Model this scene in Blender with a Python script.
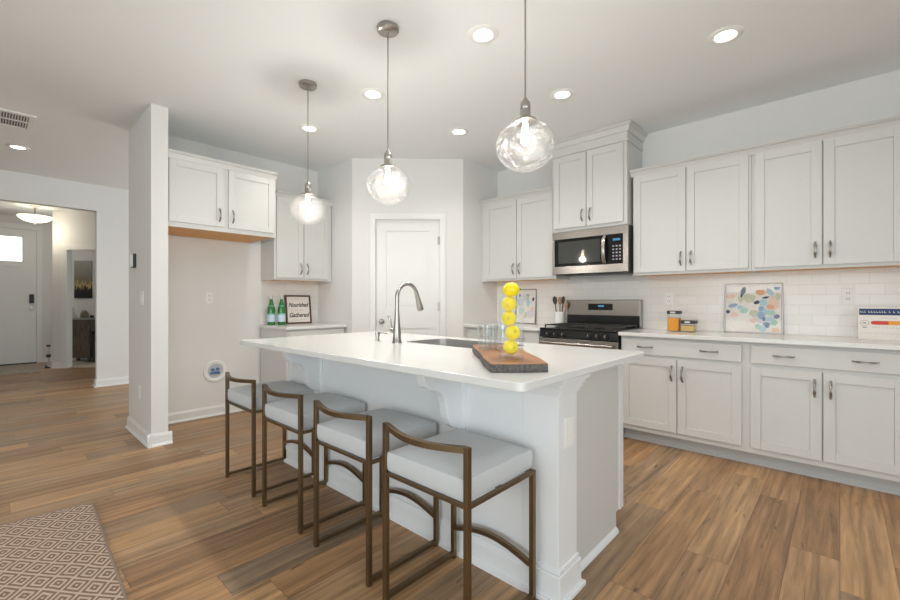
import bpy, bmesh, math, random
from mathutils import Vector, Matrix
random.seed(7)
for o in list(bpy.data.objects): bpy.data.objects.remove(o, do_unlink=True)
S = bpy.context.scene
COL = S.collection
PI = math.pi

# ------------------------------------------------------------ camera, world, light, exposure
cam_d = bpy.data.cameras.new('camera')
cam = bpy.data.objects.new('camera', cam_d); COL.objects.link(cam)
cam.location = (0, 0, 1.172)
cam.rotation_euler = (PI/2, 0, math.radians(42.6))
cam_d.sensor_width = 36; cam_d.lens = 36*424/900
cam_d.shift_y = 1.5/900
cam_d.clip_start = 0.05
S.camera = cam

W = bpy.data.worlds.new('world'); S.world = W; W.use_nodes = True
bg = W.node_tree.nodes['Background']
bg.inputs[0].default_value = (0.87, 0.955, 0.985, 1)
bg.inputs[1].default_value = 3.8
S.view_settings.view_transform = 'Standard'
S.view_settings.look = 'None'
S.view_settings.gamma = 1
S.view_settings.use_curve_mapping = False
S.view_settings.exposure = 0.16
S.cycles.max_bounces = 12; S.cycles.diffuse_bounces = 6
S.cycles.transparent_max_bounces = 24; S.cycles.transmission_bounces = 12
S.cycles.caustics_reflective = False; S.cycles.caustics_refractive = False
S.cycles.sample_clamp_indirect = 6

CEIL = 2.77
# window openings of the living room behind the camera, sampled as portals
def portal(loc, rot, sx, sy):
    l = bpy.data.lights.new('daylight_portal', 'AREA'); l.shape = 'RECTANGLE'; l.size = sx; l.size_y = sy
    l.cycles.is_portal = True
    o = bpy.data.objects.new('daylight_portal', l); COL.objects.link(o); o.location = loc; o.rotation_euler = rot
WIN_F = (-2.4, 0.9, 0.25, 2.4)      # opening in the wall behind the camera: x0,x1,z0,z1 at y=-3.2
WIN_R = (-2.4, 1.0, 0.1, 2.4)       # opening in the right wall: y0,y1,z0,z1 at x=2.4
portal(((WIN_F[0]+WIN_F[1])/2, -3.25, (WIN_F[2]+WIN_F[3])/2), (PI/2, 0, 0), WIN_F[1]-WIN_F[0], WIN_F[3]-WIN_F[2])
portal((2.45, (WIN_R[0]+WIN_R[1])/2, (WIN_R[2]+WIN_R[3])/2), (PI/2, 0, PI/2), WIN_R[1]-WIN_R[0], WIN_R[3]-WIN_R[2])

portal((-11.36, .025, 2.13), (PI/2, 0, -PI/2), .62, .48)

# ------------------------------------------------------------ materials
def nodes_of(name):
    m = bpy.data.materials.new(name); m.use_nodes = True
    nt = m.node_tree; b = nt.nodes['Principled BSDF']
    return m, nt, b
def N(nt, t, **kw):
    n = nt.nodes.new(t)
    for k, v in kw.items(): setattr(n, k, v)
    return n
def L(nt, a, b): nt.links.new(a, b)
def math_n(nt, op, a, b=None, c=None):
    n = nt.nodes.new('ShaderNodeMath'); n.operation = op
    for i, v in enumerate((a, b, c)):
        if v is None: continue
        if isinstance(v, (int, float)): n.inputs[i].default_value = v
        else: nt.links.new(v, n.inputs[i])
    return n.outputs[0]
def mix_c(nt, f, a, b):
    n = nt.nodes.new('ShaderNodeMix'); n.data_type = 'RGBA'
    for sock, v in ((n.inputs[0], f), (n.inputs[6], a), (n.inputs[7], b)):
        if isinstance(v, (int, float)): sock.default_value = v
        elif isinstance(v, tuple): sock.default_value = (*v, 1) if len(v) == 3 else v
        else: nt.links.new(v, sock)
    return n.outputs[2]
def plain(name, col, rough=.5, metal=0., var=.03, scale=40, bump=0., coat=0., spec=.5, emit=None, es=0):
    m, nt, b = nodes_of(name)
    tc = N(nt, 'ShaderNodeTexCoord'); nz = N(nt, 'ShaderNodeTexNoise')
    nz.inputs['Scale'].default_value = scale; nz.inputs['Detail'].default_value = 4
    L(nt, tc.outputs['Object'], nz.inputs['Vector'])
    lo = tuple(max(0, c*(1-var)) for c in col); hi = tuple(min(1, c*(1+var)) for c in col)
    L(nt, mix_c(nt, nz.outputs[0], lo, hi), b.inputs['Base Color'])
    b.inputs['Roughness'].default_value = rough; b.inputs['Metallic'].default_value = metal
    b.inputs['Specular IOR Level'].default_value = spec
    if coat: b.inputs['Coat Weight'].default_value = coat
    if bump:
        bp = N(nt, 'ShaderNodeBump'); bp.inputs['Strength'].default_value = bump; bp.inputs['Distance'].default_value = .004
        L(nt, nz.outputs[0], bp.inputs['Height']); L(nt, bp.outputs[0], b.inputs['Normal'])
    if emit:
        b.inputs['Emission Color'].default_value = (*emit, 1); b.inputs['Emission Strength'].default_value = es
    return m
def brushed(name, col, rough, axis=0):
    m, nt, b = nodes_of(name)
    tc = N(nt, 'ShaderNodeTexCoord'); mp = N(nt, 'ShaderNodeMapping'); nz = N(nt, 'ShaderNodeTexNoise')
    sc = [900, 900, 900]; sc[axis] = 6; mp.inputs['Scale'].default_value = sc
    L(nt, tc.outputs['Object'], mp.inputs[0]); L(nt, mp.outputs[0], nz.inputs['Vector']); nz.inputs['Scale'].default_value = 1
    L(nt, mix_c(nt, nz.outputs[0], tuple(c*.92 for c in col), tuple(min(1, c*1.06) for c in col)), b.inputs['Base Color'])
    b.inputs['Metallic'].default_value = 1; b.inputs['Roughness'].default_value = rough
    return m
def thin_glass(name, tint=(1, 1, 1), edge=.25, bumpy=0., bscale=30, rough=.02, base=.02, milky=0.):
    m, nt, b = nodes_of(name); nt.nodes.remove(b)
    out = nt.nodes['Material Output']
    tr = N(nt, 'ShaderNodeBsdfTransparent'); tr.inputs[0].default_value = (*tint, 1)
    gl = N(nt, 'ShaderNodeBsdfGlossy'); gl.inputs['Roughness'].default_value = rough
    lw = N(nt, 'ShaderNodeLayerWeight'); lw.inputs[0].default_value = .5
    p = math_n(nt, 'POWER', lw.outputs['Facing'], 3.0)
    f = math_n(nt, 'MULTIPLY_ADD', p, edge, base)
    if bumpy:
        tc = N(nt, 'ShaderNodeTexCoord'); nz = N(nt, 'ShaderNodeTexNoise'); nz.inputs['Scale'].default_value = bscale
        nz.inputs['Detail'].default_value = 3; L(nt, tc.outputs['Object'], nz.inputs['Vector'])
        bp = N(nt, 'ShaderNodeBump'); bp.inputs['Strength'].default_value = bumpy; bp.inputs['Distance'].default_value = .03
        L(nt, nz.outputs[0], bp.inputs['Height'])
        L(nt, bp.outputs[0], gl.inputs['Normal']); L(nt, bp.outputs[0], lw.inputs['Normal'])
    mx = N(nt, 'ShaderNodeMixShader'); L(nt, f, mx.inputs[0]); L(nt, tr.outputs[0], mx.inputs[1]); L(nt, gl.outputs[0], mx.inputs[2])
    last = mx.outputs[0]
    if milky:                                    # tiny trapped seeds scatter a little light
        tl = N(nt, 'ShaderNodeBsdfTranslucent'); tl.inputs[0].default_value = (.95, .95, .94, 1)
        df = N(nt, 'ShaderNodeBsdfDiffuse'); df.inputs[0].default_value = (.95, .95, .94, 1)
        m1 = N(nt, 'ShaderNodeMixShader'); m1.inputs[0].default_value = .5; L(nt, tl.outputs[0], m1.inputs[1]); L(nt, df.outputs[0], m1.inputs[2])
        vz = N(nt, 'ShaderNodeTexNoise'); vz.inputs['Scale'].default_value = 18; vz.inputs['Detail'].default_value = 4
        t2 = N(nt, 'ShaderNodeTexCoord'); L(nt, t2.outputs['Object'], vz.inputs['Vector'])
        mr = N(nt, 'ShaderNodeMapRange'); mr.inputs[1].default_value = .35; mr.inputs[2].default_value = .7; mr.inputs[3].default_value = milky*.4; mr.inputs[4].default_value = milky*1.8
        L(nt, vz.outputs[0], mr.inputs[0])
        m2 = N(nt, 'ShaderNodeMixShader'); L(nt, mr.outputs[0], m2.inputs[0]); L(nt, last, m2.inputs[1]); L(nt, m1.outputs[0], m2.inputs[2]); last = m2.outputs[0]
    L(nt, last, out.inputs[0])
    return m
def wood(name, c1, c2, axis=0, rough=.45, scale=6):
    m, nt, b = nodes_of(name)
    tc = N(nt, 'ShaderNodeTexCoord'); mp = N(nt, 'ShaderNodeMapping'); nz = N(nt, 'ShaderNodeTexNoise')
    sc = [scale*8]*3; sc[axis] = scale; mp.inputs['Scale'].default_value = sc
    L(nt, tc.outputs['Object'], mp.inputs[0]); L(nt, mp.outputs[0], nz.inputs['Vector'])
    nz.inputs['Scale'].default_value = 1; nz.inputs['Detail'].default_value = 6
    rp = N(nt, 'ShaderNodeValToRGB'); rp.color_ramp.elements[0].position = .35; rp.color_ramp.elements[1].position = .68
    rp.color_ramp.elements[0].color = (*c1, 1); rp.color_ramp.elements[1].color = (*c2, 1)
    L(nt, nz.outputs[0], rp.inputs[0]); L(nt, rp.outputs[0], b.inputs['Base Color']); b.inputs['Roughness'].default_value = rough
    return m
def emitter(name, col, s):
    m, nt, b = nodes_of(name); nt.nodes.remove(b)
    e = N(nt, 'ShaderNodeEmission'); e.inputs[0].default_value = (*col, 1); e.inputs[1].default_value = s
    L(nt, e.outputs[0], nt.nodes['Material Output'].inputs[0]); return m
def plank_floor():
    m, nt, b = nodes_of('plank_floor')
    tc = N(nt, 'ShaderNodeTexCoord'); sp = N(nt, 'ShaderNodeSeparateXYZ'); L(nt, tc.outputs['Object'], sp.inputs[0])
    u = math_n(nt, 'DIVIDE', sp.outputs[0], .178)
    row = math_n(nt, 'FLOOR', u); fu = math_n(nt, 'FRACT', u)
    wn = N(nt, 'ShaderNodeTexWhiteNoise', noise_dimensions='1D'); L(nt, row, wn.inputs['W'])
    v = math_n(nt, 'MULTIPLY_ADD', wn.outputs[0], 5.3, math_n(nt, 'DIVIDE', sp.outputs[1], 1.22))
    seg = math_n(nt, 'FLOOR', v); fv = math_n(nt, 'FRACT', v)
    cb = N(nt, 'ShaderNodeCombineXYZ'); L(nt, row, cb.inputs[0]); L(nt, seg, cb.inputs[1])
    pid = N(nt, 'ShaderNodeTexWhiteNoise', noise_dimensions='3D'); L(nt, cb.outputs[0], pid.inputs['Vector'])
    rp = N(nt, 'ShaderNodeValToRGB'); cr = rp.color_ramp
    cols = [(0.0, (.27, .155, .080)), (.3, (.42, .235, .110)), (.55, (.31, .205, .125)), (.8, (.49, .285, .135)), (1.0, (.24, .17, .115))]
    cr.elements[0].position = 0; cr.elements[0].color = (*cols[0][1], 1); cr.elements[1].position = 1; cr.elements[1].color = (*cols[4][1], 1)
    for p, c in cols[1:4]:
        e = cr.elements.new(p); e.color = (*c, 1)
    L(nt, pid.outputs['Value'], rp.inputs[0])
    # long grain, offset per plank
    off = math_n(nt, 'MULTIPLY', pid.outputs['Value'], 37.0)
    gc = N(nt, 'ShaderNodeCombineXYZ')
    L(nt, math_n(nt, 'MULTIPLY', sp.outputs[0], 32.0), gc.inputs[0]); L(nt, math_n(nt, 'MULTIPLY_ADD', sp.outputs[1], 1.6, off), gc.inputs[1])
    L(nt, off, gc.inputs[2])
    g1 = N(nt, 'ShaderNodeTexNoise'); g1.inputs['Scale'].default_value = 1; g1.inputs['Detail'].default_value = 7; g1.inputs['Roughness'].default_value = .62
    g1.inputs['Distortion'].default_value = .25
    L(nt, gc.outputs[0], g1.inputs['Vector'])
    gr = N(nt, 'ShaderNodeMapRange'); gr.inputs[1].default_value = .3; gr.inputs[2].default_value = .72; gr.inputs[3].default_value = .50; gr.inputs[4].default_value = 1.36
    L(nt, g1.outputs[0], gr.inputs[0])
    # dark cracks and knots
    kc = N(nt, 'ShaderNodeCombineXYZ')
    L(nt, math_n(nt, 'MULTIPLY', sp.outputs[0], 14.0), kc.inputs[0]); L(nt, math_n(nt, 'MULTIPLY_ADD', sp.outputs[1], 2.2, off), kc.inputs[1])
    k1 = N(nt, 'ShaderNodeTexNoise'); k1.inputs['Scale'].default_value = 1.6; k1.inputs['Detail'].default_value = 3; k1.inputs['Distortion'].default_value = 1.2
    L(nt, kc.outputs[0], k1.inputs['Vector'])
    kr = N(nt, 'ShaderNodeMapRange'); kr.inputs[1].default_value = .66; kr.inputs[2].default_value = .74; kr.inputs[3].default_value = 1; kr.inputs[4].default_value = .38
    L(nt, k1.outputs[0], kr.inputs[0])
    # seams
    e1 = math_n(nt, 'MINIMUM', fu, math_n(nt, 'SUBTRACT', 1.0, fu))
    e2 = math_n(nt, 'MULTIPLY', math_n(nt, 'MINIMUM', fv, math_n(nt, 'SUBTRACT', 1.0, fv)), 6.85)
    em = math_n(nt, 'MINIMUM', e1, e2)
    sr = N(nt, 'ShaderNodeMapRange'); sr.inputs[1].default_value = 0; sr.inputs[2].default_value = .014; sr.inputs[3].default_value = .5; sr.inputs[4].default_value = 1
    L(nt, em, sr.inputs[0])
    tot = math_n(nt, 'MULTIPLY', math_n(nt, 'MULTIPLY', gr.outputs[0], kr.outputs[0]), sr.outputs[0])
    vm = N(nt, 'ShaderNodeVectorMath', operation='SCALE'); L(nt, rp.outputs[0], vm.inputs[0]); L(nt, tot, vm.inputs['Scale'])
    L(nt, vm.outputs[0], b.inputs['Base Color'])
    b.inputs['Roughness'].default_value = .42; b.inputs['Specular IOR Level'].default_value = .4
    bp = N(nt, 'ShaderNodeBump'); bp.inputs['Strength'].default_value = .25; bp.inputs['Distance'].default_value = .003
    L(nt, tot, bp.inputs['Height']); L(nt, bp.outputs[0], b.inputs['Normal'])
    return m
def tile_mat(name, along):
    m, nt, b = nodes_of(name)
    tc = N(nt, 'ShaderNodeTexCoord'); sp = N(nt, 'ShaderNodeSeparateXYZ'); cb = N(nt, 'ShaderNodeCombineXYZ')
    L(nt, tc.outputs['Object'], sp.inputs[0]); L(nt, sp.outputs[along], cb.inputs[0])
    L(nt, math_n(nt, 'SUBTRACT', sp.outputs[2], .914), cb.inputs[1])
    br = N(nt, 'ShaderNodeTexBrick'); br.inputs['Scale'].default_value = 1
    br.inputs['Brick Width'].default_value = .155; br.inputs['Row Height'].default_value = .0775
    br.inputs['Mortar Size'].default_value = .0016; br.inputs['Mortar Smooth'].default_value = .3; br.inputs['Bias'].default_value = 0
    br.inputs['Color1'].default_value = (.83, .81, .78, 1); br.inputs['Color2'].default_value = (.79, .77, .74, 1); br.inputs['Mortar'].default_value = (.70, .68, .65, 1)
    L(nt, cb.outputs[0], br.inputs['Vector']); L(nt, br.outputs[0], b.inputs['Base Color'])
    b.inputs['Roughness'].default_value = .18
    bp = N(nt, 'ShaderNodeBump'); bp.inputs['Strength'].default_value = .4; bp.inputs['Distance'].default_value = .002; bp.invert = True
    L(nt, br.outputs['Fac'], bp.inputs['Height']); L(nt, bp.outputs[0], b.inputs['Normal'])
    return m
def rug_mat():
    m, nt, b = nodes_of('diamond_weave')
    tc = N(nt, 'ShaderNodeTexCoord'); nz = N(nt, 'ShaderNodeTexNoise'); nz.inputs['Scale'].default_value = 9; nz.inputs['Detail'].default_value = 2
    L(nt, tc.outputs['Object'], nz.inputs['Vector'])
    wob = N(nt, 'ShaderNodeVectorMath', operation='MULTIPLY_ADD'); L(nt, nz.outputs['Color'], wob.inputs[0]); wob.inputs[1].default_value = (.018, .014, 0)
    L(nt, tc.outputs['Object'], wob.inputs[2])
    sp = N(nt, 'ShaderNodeSeparateXYZ'); L(nt, wob.outputs[0], sp.inputs[0])
    def tri(o, p):
        f = math_n(nt, 'FRACT', math_n(nt, 'DIVIDE', o, p)); return math_n(nt, 'ABSOLUTE', math_n(nt, 'SUBTRACT', f, .5))
    d = math_n(nt, 'ADD', tri(sp.outputs[0], .139), tri(sp.outputs[1], .100))
    d = math_n(nt, 'ABSOLUTE', math_n(nt, 'SUBTRACT', d, .5))          # 0 on lattice lines .. .5 at centres
    s = math_n(nt, 'FRACT', math_n(nt, 'MULTIPLY_ADD', d, 4.0, .25))
    st = N(nt, 'ShaderNodeMapRange'); st.inputs[1].default_value = .42; st.inputs[2].default_value = .58; L(nt, s, st.inputs[0])
    n2 = N(nt, 'ShaderNodeTexNoise'); n2.inputs['Scale'].default_value = 260; L(nt, tc.outputs['Object'], n2.inputs['Vector'])
    c = mix_c(nt, st.outputs[0], (.60, .465, .375), (.17, .105, .075))
    c = mix_c(nt, math_n(nt, 'MULTIPLY', n2.outputs[0], .45), c, (.40, .30, .24))
    L(nt, c, b.inputs['Base Color']); b.inputs['Roughness'].default_value = .95; b.inputs['Specular IOR Level'].default_value = .1
    bp = N(nt, 'ShaderNodeBump'); bp.inputs['Strength'].default_value = .6; bp.inputs['Distance'].default_value = .004
    L(nt, n2.outputs[0], bp.inputs['Height']); L(nt, bp.outputs[0], b.inputs['Normal'])
    return m
def canvas_mat():
    m, nt, b = nodes_of('dark_gold_canvas')
    tc = N(nt, 'ShaderNodeTexCoord'); mp = N(nt, 'ShaderNodeMapping'); mp.inputs['Scale'].default_value = (34, 34, 7)
    nz = N(nt, 'ShaderNodeTexNoise'); nz.inputs['Scale'].default_value = 1; nz.inputs['Detail'].default_value = 5
    L(nt, tc.outputs['Object'], mp.inputs[0]); L(nt, mp.outputs[0], nz.inputs['Vector'])
    sp = N(nt, 'ShaderNodeSeparateXYZ'); L(nt, tc.outputs['Object'], sp.inputs[0])
    z = math_n(nt, 'ADD', math_n(nt, 'DIVIDE', sp.outputs[2], .82), math_n(nt, 'MULTIPLY', math_n(nt, 'SUBTRACT', nz.outputs[0], .5), .5))
    rp = N(nt, 'ShaderNodeValToRGB'); cr = rp.color_ramp
    cr.elements[0].position = .14; cr.elements[0].color = (.006, .006, .008, 1); cr.elements[1].position = .95; cr.elements[1].color = (.40, .39, .36, 1)
    for p, c in ((.24, (.05, .035, .02)), (.31, (.62, .46, .22)), (.40, (.20, .17, .12)), (.6, (.27, .26, .22))):
        e = cr.elements.new(p); e.color = (*c, 1)
    L(nt, z, rp.inputs[0]); L(nt, rp.outputs[0], b.inputs['Base Color']); b.inputs['Roughness'].default_value = .6
    return m

M = dict(
    wall=plain('wall_paint', (.735, .73, .715), .75, var=.01, scale=3),
    ceil=plain('ceiling_paint', (.83, .855, .86), .85, var=.01, scale=3),
    trim=plain('white_trim_paint', (.77, .775, .765), .4, var=.01),
    door=plain('white_door_paint', (.76, .765, .755), .4, var=.01),
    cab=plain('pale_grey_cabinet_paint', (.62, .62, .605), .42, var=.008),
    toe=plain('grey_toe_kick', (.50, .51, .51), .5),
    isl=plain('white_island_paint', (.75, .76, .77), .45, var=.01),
    quartz=plain('white_quartz', (.71, .71, .70), .16, var=.03, scale=90, spec=.5),
    oak=wood('raw_oak_underside', (.70, .31, .055), (.80, .40, .09), 1),
    nickel=brushed('brushed_nickel', (.42, .40, .37), .28, 2),
    dnickel=brushed('dark_nickel', (.36, .34, .31), .3, 2),
    steel=brushed('stainless_steel', (.44, .41, .38), .26, 0),
    dsteel=brushed('satin_sink_steel', (.55, .54, .53), .42, 0),
    black=plain('black_enamel', (.012, .012, .013), .2, var=.1),
    blackglass=plain('black_glass', (.010, .010, .011), .05, var=.1),
    ovenglass=plain('smoked_oven_glass', (.055, .058, .055), .05, var=.08, coat=.5),
    dark=plain('dark_plastic', (.03, .03, .032), .45, var=.1),
    iron=plain('cast_iron', (.03, .028, .026), .55, var=.15, bump=.2),
    bronze=plain('antique_brass', (.20, .14, .078), .36, metal=.9, var=.12, scale=25),
    seat=plain('pale_grey_fabric', (.56, .575, .59), .9, var=.05, scale=350, bump=.15, spec=.2),
    white=plain('white_plastic', (.83, .83, .81), .35, var=.01),
    grey=plain('grey_plastic', (.35, .36, .37), .4),
    bluep=plain('blue_valve', (.10, .22, .42), .4),
    lemon=plain('lemon_skin', (.92, .73, .004), .35, var=.07, scale=60, bump=.3),
    lemond=plain('lemon_stem', (.12, .10, .01), .7),
    board=wood('walnut_board', (.27, .11, .042), (.40, .18, .075), 0, .42, 2.5),
    bark=wood('grey_bark_edge', (.055, .05, .048), (.15, .135, .12), 0, .8, 14),
    glass=thin_glass('clear_glass', (.985, .99, .99), .42, base=.008), tglass=thin_glass('tumbler_glass', (.96, .97, .97), .95, base=.05),
    globe=thin_glass('seeded_glass', (.97, .97, .965), .65, 1.0, 30, .05, .04, .006),
    green=plain('green_bottle_glass', (.010, .16, .025), .06, var=.2, coat=.6),
    blabel=plain('pale_blue_label', (.50, .62, .74), .5, var=.12, scale=200),
    bcap=plain('silver_cap', (.55, .55, .52), .4),
    tealp=plain('green_label_band', (.10, .42, .28), .5),
    frame=wood('dark_brown_frame', (.055, .022, .014), (.12, .05, .03), 2, .5, 12),
    paper=plain('off_white_paper', (.78, .74, .70), .7, var=.03, scale=60),
    ink=plain('black_ink', (.02, .018, .018), .7),
    greyink=plain('grey_ink', (.30, .28, .28), .7),
    navy=plain('navy_print', (.02, .045, .14), .5),
    red=plain('red_print', (.62, .06, .04), .5), orange=plain('orange_print', (.80, .32, .03), .5),
    yellow=plain('yellow_print', (.78, .58, .08), .5), lime=plain('green_print', (.22, .40, .06), .5),
    gframe=brushed('silver_frame', (.33, .31, .29), .35, 0),
    pasta=plain('orange_pasta', (.80, .30, .025), .6, var=.35, scale=110, bump=.4),
    grain=plain('tan_grain', (.62, .42, .17), .7, var=.35, scale=160, bump=.4),
    crock=plain('white_ceramic', (.84, .83, .81), .22),
    spoon=wood('wooden_spoon', (.30, .15, .08), (.50, .28, .16), 2, .55, 14),
    mat=plain('mottled_entry_mat', (.40, .34, .29), .95, var=.45, scale=18, bump=.3),
    carpet=plain('beige_carpet', (.52, .46, .40), .95, var=.08, scale=200, bump=.3),
    console=wood('weathered_wood', (.075, .055, .045), (.17, .125, .10), 2, .6, 8),
    ctop=plain('grey_console_top', (.30, .31, .30), .5),
    alab=plain('alabaster_glass', (.85, .80, .70), .35, var=.06, scale=10, emit=(1, .90, .72), es=1.8),
    bulb=emitter('warm_bulb', (1, .86, .66), 22),
    lens=emitter('downlight_lens', (1, .95, .86), 14),
    disp=emitter('blue_display', (.15, .45, .75), .6),
    dorn=plain('olive_ornament', (.16, .135, .085), .5),
    recess_shade=plain('recess_shadow_grey', (.55, .56, .58), .6),  # grey paints in the shade inside the round supply box
    floor=plank_floor(), tileb=tile_mat('subway_tile', 0), tilel=tile_mat('subway_tile_side', 1), rug=rug_mat(), canvas=canvas_mat(),
)

# ------------------------------------------------------------ mesh builder
class MB:
    def __init__(s): s.bm = bmesh.new(); s.mi = 0
    def use(s, i): s.mi = i; return s
    def face(s, vs):
        try:
            f = s.bm.faces.new(vs); f.material_index = s.mi; return f
        except ValueError: return None
    def box(s, x0, x1, y0, y1, z0, z1):
        v = [s.bm.verts.new((x, y, z)) for x in (x0, x1) for y in (y0, y1) for z in (z0, z1)]
        for q in ((0, 1, 3, 2), (4, 6, 7, 5), (0, 4, 5, 1), (2, 3, 7, 6), (0, 2, 6, 4), (1, 5, 7, 3)): s.face([v[i] for i in q])
        return s
    def prism(s, poly, axis, a0, a1):
        def P(a, p):
            if axis == 'x': return (a, p[0], p[1])
            if axis == 'y': return (p[0], a, p[1])
            return (p[0], p[1], a)
        A = [s.bm.verts.new(P(a0, p)) for p in poly]; B = [s.bm.verts.new(P(a1, p)) for p in poly]
        s.face(A); s.face(B[::-1]); n = len(poly)
        for i in range(n): s.face([A[i], B[i], B[(i+1) % n], A[(i+1) % n]])
        return s
    def tube(s, pts, r, n=10, square=False, cap=True, sy=1.0, up=None):
        pts = [Vector(p) for p in pts]; k = len(pts); rs = r if isinstance(r, (list, tuple)) else [r]*k
        rings = []; t0 = (pts[1]-pts[0]).normalized()
        ref = Vector(up) if up else (Vector((0, 0, 1)) if abs(t0.z) < .9 else Vector((1, 0, 0)))
        u = (ref - t0*ref.dot(t0)).normalized(); m = 4 if square else n
        for i, p in enumerate(pts):
            t = (pts[min(i+1, k-1)]-pts[max(i-1, 0)]).normalized()
            u = (u - t*u.dot(t)).normalized(); w = t.cross(u)
            ring = []
            for j in range(m):
                a = 2*PI*j/m + (PI/4 if square else 0); q = rs[i]*(math.sqrt(2) if square else 1)
                ring.append(s.bm.verts.new(p + u*math.cos(a)*q + w*math.sin(a)*q*sy))
            rings.append(ring)
        for a, b in zip(rings, rings[1:]):
            for j in range(m): s.face([a[j], a[(j+1) % m], b[(j+1) % m], b[j]])
        if cap: s.face(rings[0][::-1]); s.face(rings[-1])
        return s
    def cyl(s, p0, p1, r, r1=None, n=20): return s.tube([p0, p1], [r, r if r1 is None else r1], n)
    def lathe(s, prof, c=(0, 0, 0), n=32, sx=1., sy=1.):
        rings = []
        for r, z in prof:
            if r < 1e-6: rings.append([s.bm.verts.new((c[0], c[1], c[2]+z))])
            else: rings.append([s.bm.verts.new((c[0]+r*math.cos(2*PI*j/n)*sx, c[1]+r*math.sin(2*PI*j/n)*sy, c[2]+z)) for j in range(n)])
        for a, b in zip(rings, rings[1:]):
            if len(a) == 1 and len(b) == 1: continue
            for j in range(n):
                k = (j+1) % n
                if len(a) == 1: s.face([a[0], b[k], b[j]])
                elif len(b) == 1: s.face([a[j], a[k], b[0]])
                else: s.face([a[j], a[k], b[k], b[j]])
        return s
    def xform(s, mat, start=0):
        s.bm.verts.ensure_lookup_table()
        for v in s.bm.verts[start:]: v.co = mat @ v.co
        return s
    def n(s): return len(s.bm.verts)
    def build(s, name, mats, parent=None, smooth=False, bevel=0., seg=2, loc=None, rotz=0., kind=None):
        bmesh.ops.recalc_face_normals(s.bm, faces=s.bm.faces)
        me = bpy.data.meshes.new(name); s.bm.to_mesh(me); s.bm.free()
        for m in (mats if isinstance(mats, (list, tuple)) else [mats]): me.materials.append(m)
        if smooth:
            for p in me.polygons: p.use_smooth = True
            try: me.set_sharp_from_angle(angle=math.radians(40))
            except Exception: pass
        o = bpy.data.objects.new(name, me); COL.objects.link(o)
        if parent: o.parent = parent
        if loc: o.location = loc
        o.rotation_euler.z = rotz
        if bevel:
            b = o.modifiers.new('bevel', 'BEVEL'); b.width = bevel; b.segments = seg; b.limit_method = 'ANGLE'; b.angle_limit = math.radians(40)
        if kind: o['kind'] = kind
        return o
def thing(name, label, cat, loc=(0, 0, 0), rotz=0., group=None):
    o = bpy.data.objects.new(name, None); COL.objects.link(o); o.location = loc; o.rotation_euler = (0, 0, rotz)
    o.empty_display_size = .1
    o['label'] = label; o['category'] = cat
    if group: o['group'] = group
    return o
def tag(o, label, cat, group=None):
    o['label'] = label; o['category'] = cat
    if group: o['group'] = group
    return o
def struct(mb, name, m, **kw): return mb.build(name, m, kind='structure', **kw)
def dup(root, loc, label, rotz=None):
    r = root.copy(); COL.objects.link(r); r.location = loc; r['label'] = label
    if rotz is not None: r.rotation_euler = (0, 0, rotz)
    for ch in list(root.children):
        c = ch.copy(); COL.objects.link(c); c.parent = r
        for g in list(ch.children):
            d = g.copy(); COL.objects.link(d); d.parent = c
    return r
def text_part(name, body, size, mat, parent, at, shear=0., bold=0., tilt=0., align='CENTER', width=None):
    """lettering standing in the local xz plane, read from -y"""
    cu = bpy.data.curves.new(name, 'FONT'); cu.body = body; cu.size = size; cu.shear = shear; cu.offset = bold
    cu.align_x = align; cu.align_y = 'CENTER'; cu.extrude = .0004
    t = bpy.data.objects.new('text_tmp', cu); COL.objects.link(t)
    dg = bpy.context.evaluated_depsgraph_get()
    me = bpy.data.meshes.new_from_object(t.evaluated_get(dg)); bpy.data.objects.remove(t, do_unlink=True)
    sx = 1.
    if width:
        w = max(v.co.x for v in me.vertices)-min(v.co.x for v in me.vertices); sx = width/w
    me.transform(Matrix.Translation(at) @ Matrix.Rotation(PI/2+tilt, 4, 'X') @ Matrix.Scale(sx, 4, (1, 0, 0)))
    me.materials.clear(); me.materials.append(mat)
    o = bpy.data.objects.new(name, me); COL.objects.link(o); o.parent = parent
    return o

# ------------------------------------------------------------ room shell
YW = 4.25; XF = -4.74
DG = math.atan2(.86, .89); DL = math.hypot(.86, .89)          # pantry diagonal
FG = math.radians(42.6)                                        # foyer diagonal
struct(MB().box(-14, 3, -4, 6, -.1, 0), 'floor', M['floor'])
struct(MB().box(-14, 3, -4, 6, CEIL, CEIL+.1), 'ceiling', M['ceil'])
struct(MB().box(-3.2, 2.6, YW, YW+.12, 0, CEIL), 'wall_back', M['wall'])
struct(MB().box(-3.22, -3.11, 3.6, YW+.12, 0, CEIL), 'wall_pantry_right', M['wall'])
struct(MB().box(XF-.12, -4.0, 2.74, 2.85, 0, CEIL), 'wall_pantry_left', M['wall'])
struct(MB().box(XF-.12, XF, .9, 2.74, 0, CEIL), 'wall_left', M['wall'])
struct(MB().box(-4.89, -4.085, .885, 1.003, 0, CEIL), 'wall_stub', M['wall'])
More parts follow.
